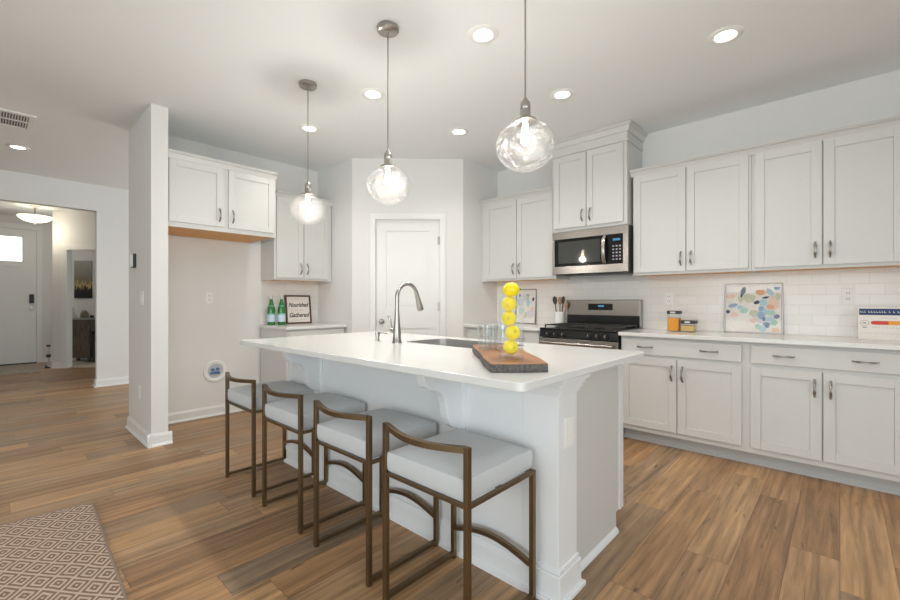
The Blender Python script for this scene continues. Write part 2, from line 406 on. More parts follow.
# diagonal pantry wall with its doorway
s0, s1 = DL/2-.362, DL/2+.362
struct(MB().box(0, s0, 0, .1, 0, CEIL).box(s1, DL, 0, .1, 0, CEIL).box(s0, s1, 0, .1, 2.09, CEIL), 'wall_pantry_front', M['wall'], loc=(-4.0, 2.74, 0), rotz=DG)
t = MB()
for a, b in ((s0-.062, s0+.004), (s1-.004, s1+.062)):
    t.box(a, b, -.018, .0, 0, 2.086).box(a+.012, b-.012, -.022, -.018, 0, 2.086)
t.box(s0-.062, s1+.062, -.018, 0, 2.086, 2.150).box(s0-.062, s1+.062, -.022, -.018, 2.098, 2.138)
struct(t, 'trim_1', M['trim'], loc=(-4.0, 2.74, 0), rotz=DG, bevel=.003)
def panel_door(w, h, panels, st, th=.036):
    """slab with recessed, raised-centre panels; panels = list of (x0,x1,z0,z1)"""
    mb = MB(); xs = sorted({0, w, *[p[0] for p in panels], *[p[1] for p in panels]}); zs = sorted({0, h, *[p[2] for p in panels], *[p[3] for p in panels]})
    for xa, xb in zip(xs, xs[1:]):
        for za, zb in zip(zs, zs[1:]):
            inside = any(p[0] <= xa+1e-5 and xb-1e-5 <= p[1] and p[2] <= za+1e-5 and zb-1e-5 <= p[3] for p in panels)
            if not inside: mb.box(xa, xb, 0, th, za, zb)
    for p in panels:
        mb.box(p[0], p[1], .011, th, p[2], p[3])
        mb.box(p[0]+.028, p[1]-.028, .004, .011, p[2]+.028, p[3]-.028)
    return mb
d1 = struct(panel_door(.716, 2.07, [(.115, .60, .22, .86), (.115, .60, 1.09, 1.955)], .1), 'door_1', M['door'], loc=(-4.0+math.cos(DG)*(s0+.004)-math.sin(DG)*.02, 2.74+math.sin(DG)*(s0+.004)+math.cos(DG)*.02, .01), rotz=DG)
MB().lathe([(0, -.062), (.018, -.06), (.026, -.05), (.027, -.04), (.012, -.03), (.010, -.008), (.030, -.006), (.030, 0), (0, 0)], n=24).xform(Matrix.Translation((.065, 0, .94)) @ Matrix.Rotation(-PI/2, 4, 'X')).build('door_knob', M['dnickel'], d1, smooth=True)
for z in (.22, 1.06, 1.80):
    MB().cyl((.712, -.012, z), (.712, -.012, z+.09), .008).box(.69, .716, -.006, 0, z, z+.09).build('hinge', M['nickel'], d1)
# hall wall with wide cased opening
struct(MB().box(-7.62, -7.5, 1.0, 5, 0, CEIL).box(-7.62, -7.5, -1.4, 1.0, 2.415, CEIL).box(-7.62, -7.5, -4, -1.4, 0, CEIL), 'wall_hall', M['wall'])
# foyer and front door wall
FX = -11.3
struct(MB().box(FX-.12, FX, -1.6, -.322, 0, CEIL).box(FX-.12, FX, .612, .86, 0, CEIL).box(FX-.12, FX, -.33, .612, 2.522, CEIL), 'wall_entry', M['wall'])
struct(MB().box(FX-.12, -7.62, -1.72, -1.6, 0, CEIL), 'wall_foyer_side', M['wall'])
FP = (-10.211, .758, 0)
struct(MB().box(0, .26, 0, .09, 0, CEIL).box(.26, 1.13, 0, .09, 2.085, CEIL).box(1.13, 2.4, 0, .11, 0, CEIL), 'wall_foyer_diagonal', M['wall'], loc=FP, rotz=FG)
struct(MB().box(.16, .265, -.02, 0, 0, 2.08).box(1.125, 1.25, -.02, 0, 0, 2.08).box(.16, 1.25, -.02, 0, 2.08, 2.17).box(.258, .268, -.02, .095, 0, 2.085), 'trim_2', M['trim'], loc=FP, rotz=FG, bevel=.004)
struct(MB().box(-.72, 3.0, .95, 1.05, 0, CEIL), 'wall_study', M['wall'], loc=FP, rotz=FG)
struct(MB().box(-.30, 2.6, .06, .95, 0, .012), 'floor_study', M['carpet'], loc=FP, rotz=FG)
# front door: local x along +Y, front towards +X
fd = MB(); w, h = .93, 2.50
fd.box(0, .16, 0, .045, 0, h).box(w-.19, w, 0, .045, 0, h).box(.16, w-.19, 0, .045, 2.355, h).box(.16, w-.19, 0, .045, 1.80, 1.905)
fd.box(.16, w-.19, 0, .045, 0, .22).box(.16, w-.19, .012, .045, .22, 1.80).box((w-.03)/2-.05, (w-.03)/2+.05, 0, .045, .22, 1.80)
d2 = struct(fd, 'door_2', M['door'], loc=(FX+.03-.045, -.32, .02), rotz=PI/2)
d2.location = (FX+.02, -.32, .02)
MB().box(.16, w-.19, .02, .026, 1.905, 2.355).build('glass_pane', M['glass'], d2)
MB().box(.835, .90, -.035, 0, 1.12, 1.29).build('keypad_lock', M['dark'], d2, bevel=.006)
MB().cyl((.87, 0, 1.03), (.87, -.012, 1.03), .034).cyl((.87, -.012, 1.03), (.87, -.045, 1.03), .014).cyl((.87, -.045, 1.03), (.87, -.075, 1.03), .03, .024).build('door_knob', M['dnickel'], d2, smooth=True)
struct(MB().box(FX, FX+.02, -.42, -.325, 0, 2.525).box(FX, FX+.02, .615, .70, 0, 2.525).box(FX, FX+.02, -.42, .70, 2.525, 2.62), 'trim_3', M['trim'], bevel=.004)
struct(MB().box(FX-.10, FX+.045, -.322, .612, 0, .019), 'trim_4', M['dark'])
# living-room walls behind the camera, open where its windows are
a = WIN_F; struct(MB().box(-7.5, a[0], -3.35, -3.2, 0, CEIL).box(a[1], 2.6, -3.35, -3.2, 0, CEIL).box(a[0], a[1], -3.35, -3.2, 0, a[2]).box(a[0], a[1], -3.35, -3.2, a[3], CEIL), 'wall_front', M['wall'])
a = WIN_R; struct(MB().box(2.4, 2.55, -3.35, a[0], 0, CEIL).box(2.4, 2.55, a[1], YW+.12, 0, CEIL).box(2.4, 2.55, a[0], a[1], 0, a[2]).box(2.4, 2.55, a[0], a[1], a[3], CEIL), 'wall_right', M['wall'])
# baseboards: board with eased top and shoe moulding, run along local x, facing -y
def baseboard(name, p, ang, length, h=.10):
    mb = MB().prism([(0, 0), (-.014, 0), (-.014, h-.022), (-.009, h-.008), (-.006, h), (0, h)], 'x', 0, length)
    mb.prism([(-.014, 0), (-.028, 0), (-.027, .008), (-.021, .018), (-.014, .020)], 'x', 0, length)
    return struct(mb, name, M['trim'], loc=p, rotz=ang)
baseboard('baseboard_left', (XF, 1.015, 0), PI/2, 1.03)
baseboard('baseboard_stub_front', (-4.89, .885, 0), 0, .833)
baseboard('baseboard_stub_end', (-4.085, .857, 0), PI/2, .172)
baseboard('baseboard_hall', (-7.5, .985, 0), PI/2, 3.0)
baseboard('baseboard_hall_end', (-7.64, 1.0, 0), 0, .168)
baseboard('baseboard_foyer', FP, FG, .16)
baseboard('baseboard_entry', (FX, .70, 0), PI/2, .16)
# tiled backsplashes
struct(MB().box(-3.11, 2.4, YW-.008, YW, .914, 1.42), 'wall_back_tile', M['tileb'])
struct(MB().box(XF, XF+.008, 2.045, 2.74, .914, 1.42), 'wall_left_tile', M['tilel'])

# ------------------------------------------------------------ cabinets
def pull(parent, x, z, y, vertical=True, ln=.11, name='handle'):
    pts, rs = [], []
    for i in range(13):
        a = i/12; q = (a-.5)*ln; d = -.030*math.sin(PI*a)**.7-.002
        pts.append((x, y+d, z+q) if vertical else (x+q, y+d, z)); rs.append(.0035+.0035*abs(math.sin(2*PI*a))**1.5)
    mb = MB().tube(pts, rs, 10, sy=1.2)
    for q in (-ln/2, ln/2):
        c = (x, y, z+q) if vertical else (x+q, y, z); e = (c[0], y-.004, c[2]); mb.cyl(c, e, .008)
    return mb.build(name, M['dnickel'], parent, smooth=True)
def shaker(x0, x1, z0, z1, y, rail=.058, th=.020):
    mb = MB().box(x0, x0+rail, y, y+th, z0, z1).box(x1-rail, x1, y, y+th, z0, z1)
    mb.box(x0+rail, x1-rail, y, y+th, z0, z0+rail).box(x0+rail, x1-rail, y, y+th, z1-rail, z1)
    mb.box(x0+rail, x1-rail, y+.008, y+th, z0+rail, z1-rail)
    return mb
def upper(label, loc, rotz, w, depth, z0, z1, doors, zd, group=None, cat='cabinet', name='wall_cabinet'):
    """local x along the wall, face frame at y=0, back at y=depth"""
    r = thing(name, label, cat, loc, rotz, group)
    MB().box(0, w, 0, depth, z0+.012, z1).build('body', M['cab'], r)
    MB().box(.0, w, 0.0, .018, z0, z0+.012).box(0, .016, .018, depth, z0, z0+.012).box(w-.016, w, .018, depth, z0, z0+.012).build('bottom_rail', M['cab'], r)
    MB().box(.016, w-.016, .018, depth, z0+.006, z0+.012).build('underside_panel', M['oak'], r)['label'] = 'bare orange oak underside'
    for i, (a, b) in enumerate(doors):
        d = shaker(a, b, zd[0], zd[1], -.020).build('door', M['cab'], r, bevel=.0015)
        pull(d, (b-.035 if i == 0 else a+.035), zd[0]+.105, -.020)
    return r
YU = YW-.31
upper('tall-door upper cabinet just right of the microwave', (-1.375, YU, 0), 0, .878, .31, 1.405, 2.30, [(.013, .430), (.437, .860)], (1.428, 2.288), 'upper cabinets above the tiled backsplash')
upper('upper cabinet at the far right edge above the colour bar sign', (-.495, YU, 0), 0, 1.02, .31, 1.405, 2.30, [(.021, .403), (.411, .807), (.835, 1.005)], (1.428, 2.288), 'upper cabinets above the tiled backsplash')
upper('upper cabinet left of the microwave beside the pantry wall', (-3.108, YU, 0), 0, .965, .31, 1.405, 2.30, [(.062, .489), (.497, .935)], (1.428, 2.288), 'upper cabinets above the tiled backsplash')
# over-range cabinet, deeper, with frieze and crown to the ceiling
orc = upper('deep raised cabinet directly above the microwave reaching the ceiling', (-2.135, 3.86, 0), 0, .735, YW-3.86, 1.865, 2.66, [(.020, .356), (.364, .705)], (1.893, 2.60))
MB().box(-.006, .741, -.008, YW-3.86, 2.625, CEIL-.012).box(-.012, .747, -.014, YW-3.86, 2.612, 2.630).build('frieze', M['cab'], orc, bevel=.002)
def crown_prof(z, p=.05, h=.06):
    return [(0, z), (-.012, z), (-.016, z+.012), (-p*.55, z+h*.62), (-p*.85, z+h*.72), (-p*.85, z+h*.80), (-p, z+h*.86), (-p, z+h), (0, z+h)]
cm = MB()
pr = [(-y, z) for y, z in crown_prof(2.695, .045, .072)]
def ring_at(e):                                  # crown wrapped round front and right side with mitre
    return [(-e, -.008-e), (.741+e, -.008-e), (.741+e, YW-3.86)], e
rings = [[cm.bm.verts.new((x, y, z)) for x, y in (((0-.006-e), YW-3.86), ((0-.006-e), -.008-e), (.741+e, -.008-e), (.741+e, YW-3.86))] for e, z in pr]
for a, b in zip(rings, rings[1:]+rings[:1]):
    for j in range(3): cm.face([a[j], a[j+1], b[j+1], b[j]])
cm.build('crown', M['cab'], orc)
tag(MB().prism(crown_prof(2.288, .055, .058), 'x', 0, 1.92).build('crown_molding', M['cab'], loc=(-1.39, YU-.004, 0)), 'long pale crown molding along the tops of the right-hand upper cabinets', 'molding')
tag(MB().prism(crown_prof(2.288, .055, .058), 'x', 0, .967).build('crown_molding', M['cab'], loc=(-3.108, YU-.004, 0)), 'short crown molding on the upper cabinet left of the microwave', 'molding')
# left wall uppers
upper('shallow-height deep cabinet above the empty fridge space', (XF+.61, 1.004, 0), PI/2, .925, .61, 1.805, 2.385, [(.012, .437), (.480, .905)], (1.845, 2.375))
upper('upper cabinet above the green bottles and framed sign', (XF+.33, 2.045, 0), PI/2, .683, .33, 1.405, 2.30, [(.02, .325), (.333, .640)], (1.428, 2.288))
tag(MB().prism(crown_prof(2.378, .05, .058), 'x', -.0, .93).build('crown_molding', M['cab'], loc=(XF+.612, 1.004, 0), rotz=PI/2), 'crown molding on top of the cabinet over the fridge space', 'molding')
tag(MB().prism(crown_prof(2.29, .05, .055), 'x', 0, .685).build('crown_molding', M['cab'], loc=(XF+.334, 2.053, 0), rotz=PI/2), 'crown molding on the cabinet over the green bottles', 'molding')

def base(label, loc, rotz, w, depth, doors, drawers, pulls, zd=(.142, .712), zr=(.738, .862), name='base_cabinet'):
    r = thing(name, label, 'cabinet', loc, rotz, 'grey base cabinets')
    MB().box(0, w, 0, depth-.024, .10, .884).build('body', M['cab'], r)
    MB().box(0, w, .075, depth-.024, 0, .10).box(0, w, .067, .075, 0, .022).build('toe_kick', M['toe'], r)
    n = len(doors)
    for i, (a, b) in enumerate(doors):
        d = shaker(a, b, *zd, -.020).build('door', M['cab'], r, bevel=.0015)
        pull(d, (b-.035 if i % 2 == 0 else a+.035), zd[1]-.105, -.020)
    for (a, b), ps in zip(drawers, pulls):
        d = MB().box(a, b, -.020, 0, *zr).build('drawer', M['cab'], r, bevel=.0025)
        for p in ps: pull(d, p, (zr[0]+zr[1])/2, -.020, False)
    return r
YB = 3.655
base('grey base cabinet between the range and its neighbour, under the jars', (-1.375, YB, 0), 0, .880, YW-YB, [(.013, .435), (.442, .858)], [(.013, .858)], [(.20, .655)])
base('grey base cabinet at the far right under the colour bar sign', (-.495, YB, 0), 0, 1.02, YW-YB, [(.032, .409), (.417, .793), (.830, 1.0)], [(.032, .793), (.830, 1.0)], [(.215, .610), (.915,)])
base('grey base cabinet left of the range by the pantry wall', (-3.108, YB, 0), 0, .965, YW-YB, [(.05, .49), (.498, .945)], [(.05, .49), (.498, .945)], [(.27,), (.72,)])
base('grey base cabinet by the pantry on the left wall under the bottles', (XF+.62, 2.035, 0), PI/2, .683, .62, [(.03, .335), (.343, .66)], [(.03, .66)], [(.33,)])
tag(MB().box(-1.385, .54, YB-.045, YW-.008, .884, .914).build('countertop', M['quartz'], bevel=.004), 'white quartz countertop right of the range holding jars and signs', 'countertop', 'white countertops')
tag(MB().box(-3.108, -2.142, YB-.045, YW-.008, .884, .914).build('countertop', M['quartz'], bevel=.004), 'white quartz countertop left of the range holding the utensil crock', 'countertop', 'white countertops')
tag(MB().box(XF+.008, XF+.65, 2.022, 2.738, .884, .914).build('countertop', M['quartz'], bevel=.004), 'short white countertop on the left wall holding the green bottles', 'countertop', 'white countertops')

# ------------------------------------------------------------ microwave
mw = thing('microwave', 'stainless over-the-range microwave above the range', 'microwave', (-2.13, 3.84, 1.44))
w = .745
MB().box(.004, w-.002, .022, YW-3.84, .006, .42).build('body', M['dark'], mw)
MB().box(0, w, 0, .022, .345, .418).box(0, w, 0, .022, .0, .075).box(0, .022, 0, .022, .075, .345).box(w-.045, w, 0, .022, .075, .345).build('front_frame', M['steel'], mw, bevel=.002)
MB().box(.022, w-.045, .003, .022, .075, .345).build('door_glass', M['blackglass'], mw)
MB().box(.065, .49, .001, .003, .105, .318).build('window', M['ovenglass'], mw)
MB().tube([(.535, -.004, .085), (.535, -.034, .12), (.535, -.046, .21), (.535, -.034, .30), (.535, -.004, .335)], .017, 12, sy=.6, up=(1, 0, 0)).build('handle', M['steel'], mw, smooth=True)
cp = MB().box(.585, w-.05, .0015, .003, .08, .34).build('control_panel', M['blackglass'], mw)
MB().box(.61, .675, .0005, .0015, .285, .305).build('clock_display', M['disp'], cp)
kb = MB()
for r in range(5):
    for c in range(3): kb.box(.606+c*.03, .622+c*.03, .0008, .0015, .11+r*.03, .122+r*.03)
kb.build('buttons', M['grey'], cp)
MB().box(.02, w-.02, .03, .34, -.006, .006).box(.10, .30, .05, .2, -.010, -.006).box(.44, .64, .05, .2, -.010, -.006).build('vent_grille', M['dark'], mw)

# ------------------------------------------------------------ range
rg = thing('range', 'stainless gas range with black front under the microwave', 'stove', (-2.135, 3.60, 0))
w = .748; dp = YW-3.60-.012
MB().box(.003, w-.003, .045, dp, .03, .905).build('body', M['dark'], rg)
MB().box(0, w, 0, dp-.05, .905, .922).build('cooktop', M['black'], rg, bevel=.004)
MB().prism([(.0, .832), (.048, .832), (.048, .906), (.012, .906)], 'x', 0, w).build('control_panel', M['black'], rg, bevel=.003)
for x in (.09, .17, .25, .50, .575, .65):
    k = MB().cyl((x, .006, .868), (x, -.026, .864), .019, .016).box(x-.003, x+.003, -.031, -.024, .85, .882).build('knob', M['dark'], rg, smooth=True)
    MB().box(x-.0015, x+.0015, -.0325, -.031, .864, .882).build('knob_mark', M['bcap'], k)
dr = MB().box(0, w, .008, .045, .20, .825).build('oven_door', M['steel'], rg, bevel=.003)
MB().box(.10, w-.10, .004, .008, .32, .69).build('oven_window', M['blackglass'], dr)
MB().cyl((.03, -.035, .785), (w-.03, -.035, .785), .0145).cyl((.07, .008, .785), (.07, -.035, .785), .010).cyl((w-.07, .008, .785), (w-.07, -.035, .785), .010).build('oven_handle', M['steel'], dr, smooth=True)
MB().box(0, w, .012, .045, .04, .19).build('storage_drawer', M['steel'], rg, bevel=.003)
for x in (.05, w-.05):
    for y in (.08, dp-.08): MB().cyl((x, y, 0), (x, y, .035), .018).build('foot', M['dark'], rg)
bgd = MB().box(0, w, dp-.075, dp, .922, 1.19).build('backguard', M['steel'], rg, bevel=.006)
MB().box(.004, w-.004, dp-.082, dp-.075, .925, 1.035).build('lower_panel', M['black'], bgd)
dsp = MB().box(.235, .485, dp-.079, dp-.075, 1.085, 1.150).build('display_panel', M['blackglass'], bgd)
MB().box(.34, .40, dp-.0805, dp-.079, 1.118, 1.135).build('clock_display', M['disp'], dsp)
for gx in (.02, .262, .504):
    g = MB()
    x0, x1, y0, y1, z = gx, gx+.224, .06, dp-.10, .945
    for a in (x0+.006, (x0+x1)/2, x1-.006): g.box(a-.005, a+.005, y0, y1, z-.004, z+.006)
    for b in (y0+.006, y0+.14, (y0+y1)/2, y1-.14, y1-.006): g.box(x0, x1, b-.005, b+.005, z-.004, z+.006)
    for a in (x0+.006, x1-.006):
        for b in (y0+.006, y1-.006): g.box(a-.006, a+.006, b-.006, b+.006, .922, z)
    g.build('grate', M['iron'], rg)
for x, y in ((.13, .16), (.13, .42), (.374, .29), (.616, .16), (.616, .42)):
    MB().cyl((x, y, .922), (x, y, .934), .045, .04).cyl((x, y, .934), (x, y, .940), .03).build('burner', M['iron'], rg, smooth=True)

# ------------------------------------------------------------ island
isl = thing('kitchen_island', 'white kitchen island base with corbels under the big quartz top', 'island', (0, 0, 0))
XL, XR = -2.985, -.84
MB().box(XL, -2.10, 1.49, 2.235, .10, .884).box(-1.33, XR-.004, 1.49, 2.235, .10, .884).box(-2.10, -1.33, 1.49, 1.77, .10, .884).box(-2.10, -1.33, 2.20, 2.235, .10, .884).box(-2.10, -1.33, 1.77, 2.20, .10, .60).build('body', M['isl'], isl)
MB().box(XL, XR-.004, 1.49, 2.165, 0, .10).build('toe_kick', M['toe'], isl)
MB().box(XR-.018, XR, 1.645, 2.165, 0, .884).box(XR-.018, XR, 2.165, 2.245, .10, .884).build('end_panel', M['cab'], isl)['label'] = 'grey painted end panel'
MB().box(XR-.02, XR+.006, 2.200, 2.247, .10, .884).build('corner_stile', M['isl'], isl)
pil = MB().box(XR-.12, -.80, 1.488, 1.645, 0, .884).build('pilaster', M['isl'], isl, bevel=.002)
c = MB()
for e, z0, z1 in ((.010, .805, .820), (.018, .820, .838), (.026, .838, .858), (.040, .858, .884)):
    c.box(XR-.12, -.80+e, 1.488-e, 1.645+e, z0, z1)
c.build('capital', M['isl'], pil, bevel=.003)
c = MB().box(XR-.12, -.80+.014, 1.474, 1.659, 0, .115).box(XR-.12, -.80+.007, 1.481, 1.652, .115, .135).box(XR-.12, -.80+.028, 1.460, 1.673, 0, .020)
c.build('plinth', M['isl'], pil, bevel=.004)
op = MB().box(-.80, -.795, 1.535, 1.607, .592, .712).build('outlet_plate', M['white'], pil, bevel=.002)
for z in (.632, .672): MB().box(-.795, -.7935, 1.555, 1.587, z-.013, z+.013).build('receptacle', M['grey'] if 0 else M['white'], op, bevel=.001)
MB().prism([(1.49, 0), (1.475, 0), (1.475, .09), (1.482, .115), (1.49, .12)], 'x', XL-.014, XR-.10).prism([(1.475, 0), (1.460, 0), (1.462, .012), (1.475, .02)], 'x', XL-.014, XR-.10).box(XL-.014, XL, 1.475, 2.16, 0, .11).build('baseboard', M['isl'], isl)
MB().prism([(XR, 0), (XR+.016, 0), (XR+.012, .012), (XR, .026)], 'y', 1.66, 2.165).build('shoe_molding', M['isl'], isl)
for xc in (-1.32, -2.555):
    ks = [(1.49, .884), (1.243, .884), (1.243, .862), (1.248, .835), (1.260, .808), (1.280, .790), (1.318, .781), (1.350, .768), (1.372, .745), (1.384, .715), (1.390, .680), (1.396, .645), (1.410, .616), (1.432, .598), (1.462, .586), (1.49, .580)]
    k = MB().prism(ks, 'x', xc-.024, xc+.024).build('corbel', M['isl'], isl, bevel=.004)
    MB().box(xc-.05, xc+.05, 1.482, 1.49, .12, .884).build('batten', M['isl'], isl)
MB().box(XL, XL+.05, 1.484, 1.49, .12, .884).build('batten', M['isl'], isl)
# cabinet fronts on the cooking side
for a, b in ((-2.90, -2.46), (-2.45, -2.01), (-2.0, -1.42), (-1.41, -.90)):
    MB().box(a, b, 2.235, 2.255, .14, .86).box(a+.06, b-.06, 2.255, 2.257, .2, .8).build('door', M['cab'], isl, bevel=.002)

# quartz top with sink cut-out
SX0, SX1, SY0, SY1 = -2.07, -1.36, 1.80, 2.17
def rrect(x0, x1, y0, y1, r, n=5):
    p = []
    for cx, cy, a0 in ((x1-r, y1-r, 0), (x0+r, y1-r, PI/2), (x0+r, y0+r, PI), (x1-r, y0+r, 1.5*PI)):
        for i in range(n+1): a = a0+PI/2*i/n; p.append((cx+r*math.cos(a), cy+r*math.sin(a)))
    return p
def slab_with_hole(outer, inner, z0, z1):
    mb = MB(); n = len(outer)
    ot, it_, ob, ib = ([mb.bm.verts.new((x, y, z)) for x, y in q] for q, z in ((outer, z1), (inner, z1), (outer, z0), (inner, z0)))
    for i in range(n):
        j = (i+1) % n
        mb.face([ot[i], ot[j], it_[j], it_[i]]); mb.face([ob[j], ob[i], ib[i], ib[j]])
        mb.face([ob[i], ob[j], ot[j], ot[i]]); mb.face([ib[j], ib[i], it_[i], it_[j]])
    return mb
tag(slab_with_hole(rrect(-2.972, -.734, 1.132, 2.285, .03), rrect(SX0, SX1, SY0, SY1, .05), .884, .914).build('island_countertop', M['quartz'], bevel=.004), 'large white quartz island countertop with undermount sink', 'countertop')
sk = MB(); n0 = rrect(SX0-.012, SX1+.012, SY0-.012, SY1+.012, .05); n1 = rrect(SX0-.002, SX1+.002, SY0-.002, SY1+.002, .05); n2 = rrect(SX0+.01, SX1-.01, SY0+.01, SY1-.01, .05); n3 = rrect(SX0+.05, SX1-.05, SY0+.05, SY1-.05, .05)
rr = [[sk.bm.verts.new((x, y, z)) for x, y in q] for q, z in ((rrect(SX0+.002, SX1-.002, SY0+.002, SY1-.002, .05), .912), (rrect(SX0+.004, SX1-.004, SY0+.004, SY1-.004, .05), .912), (n2, .70), (n3, .68))]
for a, b in zip(rr, rr[1:]):
    for i in range(len(a)): sk.face([a[i], a[(i+1) % len(a)], b[(i+1) % len(a)], b[i]])
sk.face(rr[-1])
so = tag(sk.build('sink', M['dsteel'], smooth=True), 'stainless steel undermount sink in the island countertop', 'sink')
MB().lathe([(.045, .683), (.045, .686), (.025, .684), (0, .680)], ((SX0+SX1)/2, (SY0+SY1)/2, 0)).build('drain', M['nickel'], so, smooth=True)

# faucet and soap dispenser
fc = thing('faucet', 'brushed nickel gooseneck faucet behind the island sink', 'faucet', (-2.035, 1.725, .914))
MB().lathe([(0, 0), (.030, 0), (.030, .006), (.0265, .012), (.024, .06), (.020, .11), (.0155, .17), (.0135, .20), (0, .20)], n=24).build('body', M['nickel'], fc, smooth=True)
pts = [(0, 0, .19), (0, 0, .28)]
for i in range(1, 15):
    a = PI*i/14*.93; pts.append((0, .085*(1-math.cos(a)), .285+.085*math.sin(a)))
MB().tube(pts, .0125, 14).build('spout', M['nickel'], fc, smooth=True)
e = Vector(pts[-1]); dv = (Vector(pts[-1])-Vector(pts[-2])).normalized()
MB().tube([e-dv*.01, e+dv*.02, e+dv*.07, e+dv*.105, e+dv*.11], [.0135, .0145, .019, .021, .018], 16).build('spray_head', M['nickel'], fc, smooth=True)
hd = MB().cyl((-.015, 0, .075), (-.052, 0, .075), .017).build('handle_hub', M['nickel'], fc, smooth=True)
MB().tube([(-.045, 0, .085), (-.055, -.004, .11), (-.062, -.006, .145), (-.076, -.008, .165)], [.007, .007, .006, .008], 10).build('lever', M['nickel'], hd, smooth=True)
sd = thing('soap_dispenser', 'small brushed nickel soap dispenser left of the faucet', 'soap dispenser', (-2.215, 1.712, .914))
MB().lathe([(0, 0), (.021, 0), (.021, .005), (.013, .010), (.012, .032), (.016, .036), (.016, .058), (.010, .062), (0, .062)], n=20).build('pump', M['nickel'], sd, smooth=True)
MB().tube([(0, 0, .054), (.035, .02, .057), (.062, .035, .050)], [.006, .005, .0045], 10).build('spout', M['nickel'], sd, smooth=True)

# ------------------------------------------------------------ bar stools
def make_stool(label, loc):
    r = thing('bar_stool', label, 'stool', loc, 0, 'bar stools along the island')
    b = M['bronze']; q = .010; X, YR, YF = .208, -.197, .197
    for x in (-X, X):
        MB().box(x-q, x+q, YR-q, YR+q, 0, .70).build('leg', b, r, bevel=.0015)
        MB().box(x-q, x+q, YF-q, YF+q, 0, .512).build('leg', b, r, bevel=.0015)
        MB().box(x-q, x+q, YR+q, YF-q, .012, .030).build('floor_bar', b, r, bevel=.0015)
    f = MB().box(-X+q, X-q, YR-q, YR+q, .499, .512).box(-X+q, X-q, YF-q, YF+q, .499, .512)
    for x in (-X, X): f.box(x-q, x+q, YR+q, YF-q, .499, .512)
    f.box(-X+q, X-q, -.01, .01, .499, .511); f.build('seat_frame', b, r, bevel=.0015)
    pts = [(-X+q+(2*X-2*q)*i/16, YR-.045*math.sin(PI*i/16), .69-.006*math.sin(PI*i/16)) for i in range(17)]
    MB().tube(pts, q, square=True, up=(0, 0, 1)).build('back_rail', b, r)
    pts = [(-X+q+(2*X-2*q)*i/16, YF, .140+.040*math.sin(PI*i/16)) for i in range(17)]
    MB().tube(pts, q*.95, square=True, up=(0, 0, 1)).build('footrest', b, r)
    # upholstered cushion, softly crowned
    c = MB(); nx, ny = 14, 14; ww, dd = .198, .200; h0, h1 = .513, .598
    o = c.bm.verts; top = []
    for j in range(ny+1):
        row = []
        for i in range(nx+1):
            u, v = i/nx*2-1, j/ny*2-1
            row.append(o.new((u*ww, v*dd+.004, h1+.016*(1-u**4)*(1-v**4)-.010*(max(abs(u), abs(v))**10))))
        top.append(row)
    for j in range(ny):
        for i in range(nx): c.face([top[j][i], top[j][i+1], top[j+1][i+1], top[j+1][i]])
    edge = [top[0][i] for i in range(nx)]+[top[j][nx] for j in range(ny)]+[top[ny][nx-i] for i in range(nx)]+[top[ny-j][0] for j in range(ny)]
    prev = edge
    for k, (s_, z) in enumerate(((1.012, h1-.022), (1.018, (h0+h1)/2), (1.008, h0+.012), (.985, h0))):
        cur = [o.new((v.co.x*s_, (v.co.y-.004)*s_+.004, z)) for v in edge]
        for i in range(len(edge)): c.face([prev[i], prev[(i+1) % len(edge)], cur[(i+1) % len(edge)], cur[i]])
        prev = cur
    c.face(prev)
    cu = c.build('cushion', M['seat'], r, smooth=True)
    return r
st = make_stool('nearest bar stool, at the right end of the row', (-1.095, 1.245, 0))
dup(st, (-1.637, 1.258, 0), 'second bar stool from the camera, just left of the nearest one')
dup(st, (-2.217, 1.265, 0), 'third bar stool from the camera, just right of the farthest one')
dup(st, (-2.803, 1.275, 0), 'farthest bar stool, leftmost near the empty fridge space')

# ------------------------------------------------------------ board, vase, lemons, tumblers
bd_ang = math.atan2(1.70-1.22, -1.42+.93)
bd = thing('cutting_board', 'live-edge walnut cutting board on the island countertop', 'cutting board', (-1.095, 1.545, .914), math.atan2(1.22-1.70, .93*-1+1.42))
ol = [(-.335, -.105), (-.18, -.112), (.0, -.106), (.17, -.114), (.338, -.108), (.342, .02), (.335, .100), (.2, .108), (.02, .101), (-.17, .110), (-.332, .104)]
mb = MB(); mb.prism(ol, 'z', .003, .034)
mb.build('plank', [M['board']], bd, bevel=.003)
ba = MB(); sc = 1.006
A = [(x*1.004, y*1.012) for x, y in ol]
for i in range(len(A)):
    j = (i+1) % len(A); p, q2 = Vector((*A[i], 0)), Vector((*A[j], 0)); nn = Vector((q2.y-p.y, p.x-q2.x, 0)).normalized()*.002
    if i in (0, 1, 2, 3, 4, 5):
        v = [ba.bm.verts.new(t_) for t_ in (p+Vector((0, 0, .0)), q2+Vector((0, 0, .0)), q2+Vector((0, 0, .030)), p+Vector((0, 0, .030)))]
        w_ = [ba.bm.verts.new(k_.co-nn) for k_ in v]
        ba.face(v); ba.face(w_[::-1])
        for a_ in range(4): ba.face([v[a_], v[(a_+1) % 4], w_[(a_+1) % 4], w_[a_]])
ba.build('bark_edge', M['bark'], bd)['label'] = 'dark grey bark edge'
VX, VY, VZ = -.963, 1.403, .948
va = thing('glass_vase', 'tall square clear glass vase filled with lemons on the board', 'vase', (VX, VY, VZ), FG)
h, r_ = .250, .046
o4 = rrect(-r_, r_, -r_, r_, .008, 3); i4 = rrect(-r_+.005, r_-.005, -r_+.005, r_-.005, .006, 3)
v = slab_with_hole(o4, i4, .010, h)
v.prism(o4, 'z', 0, .0115); v.build('glass', M['glass'], va)
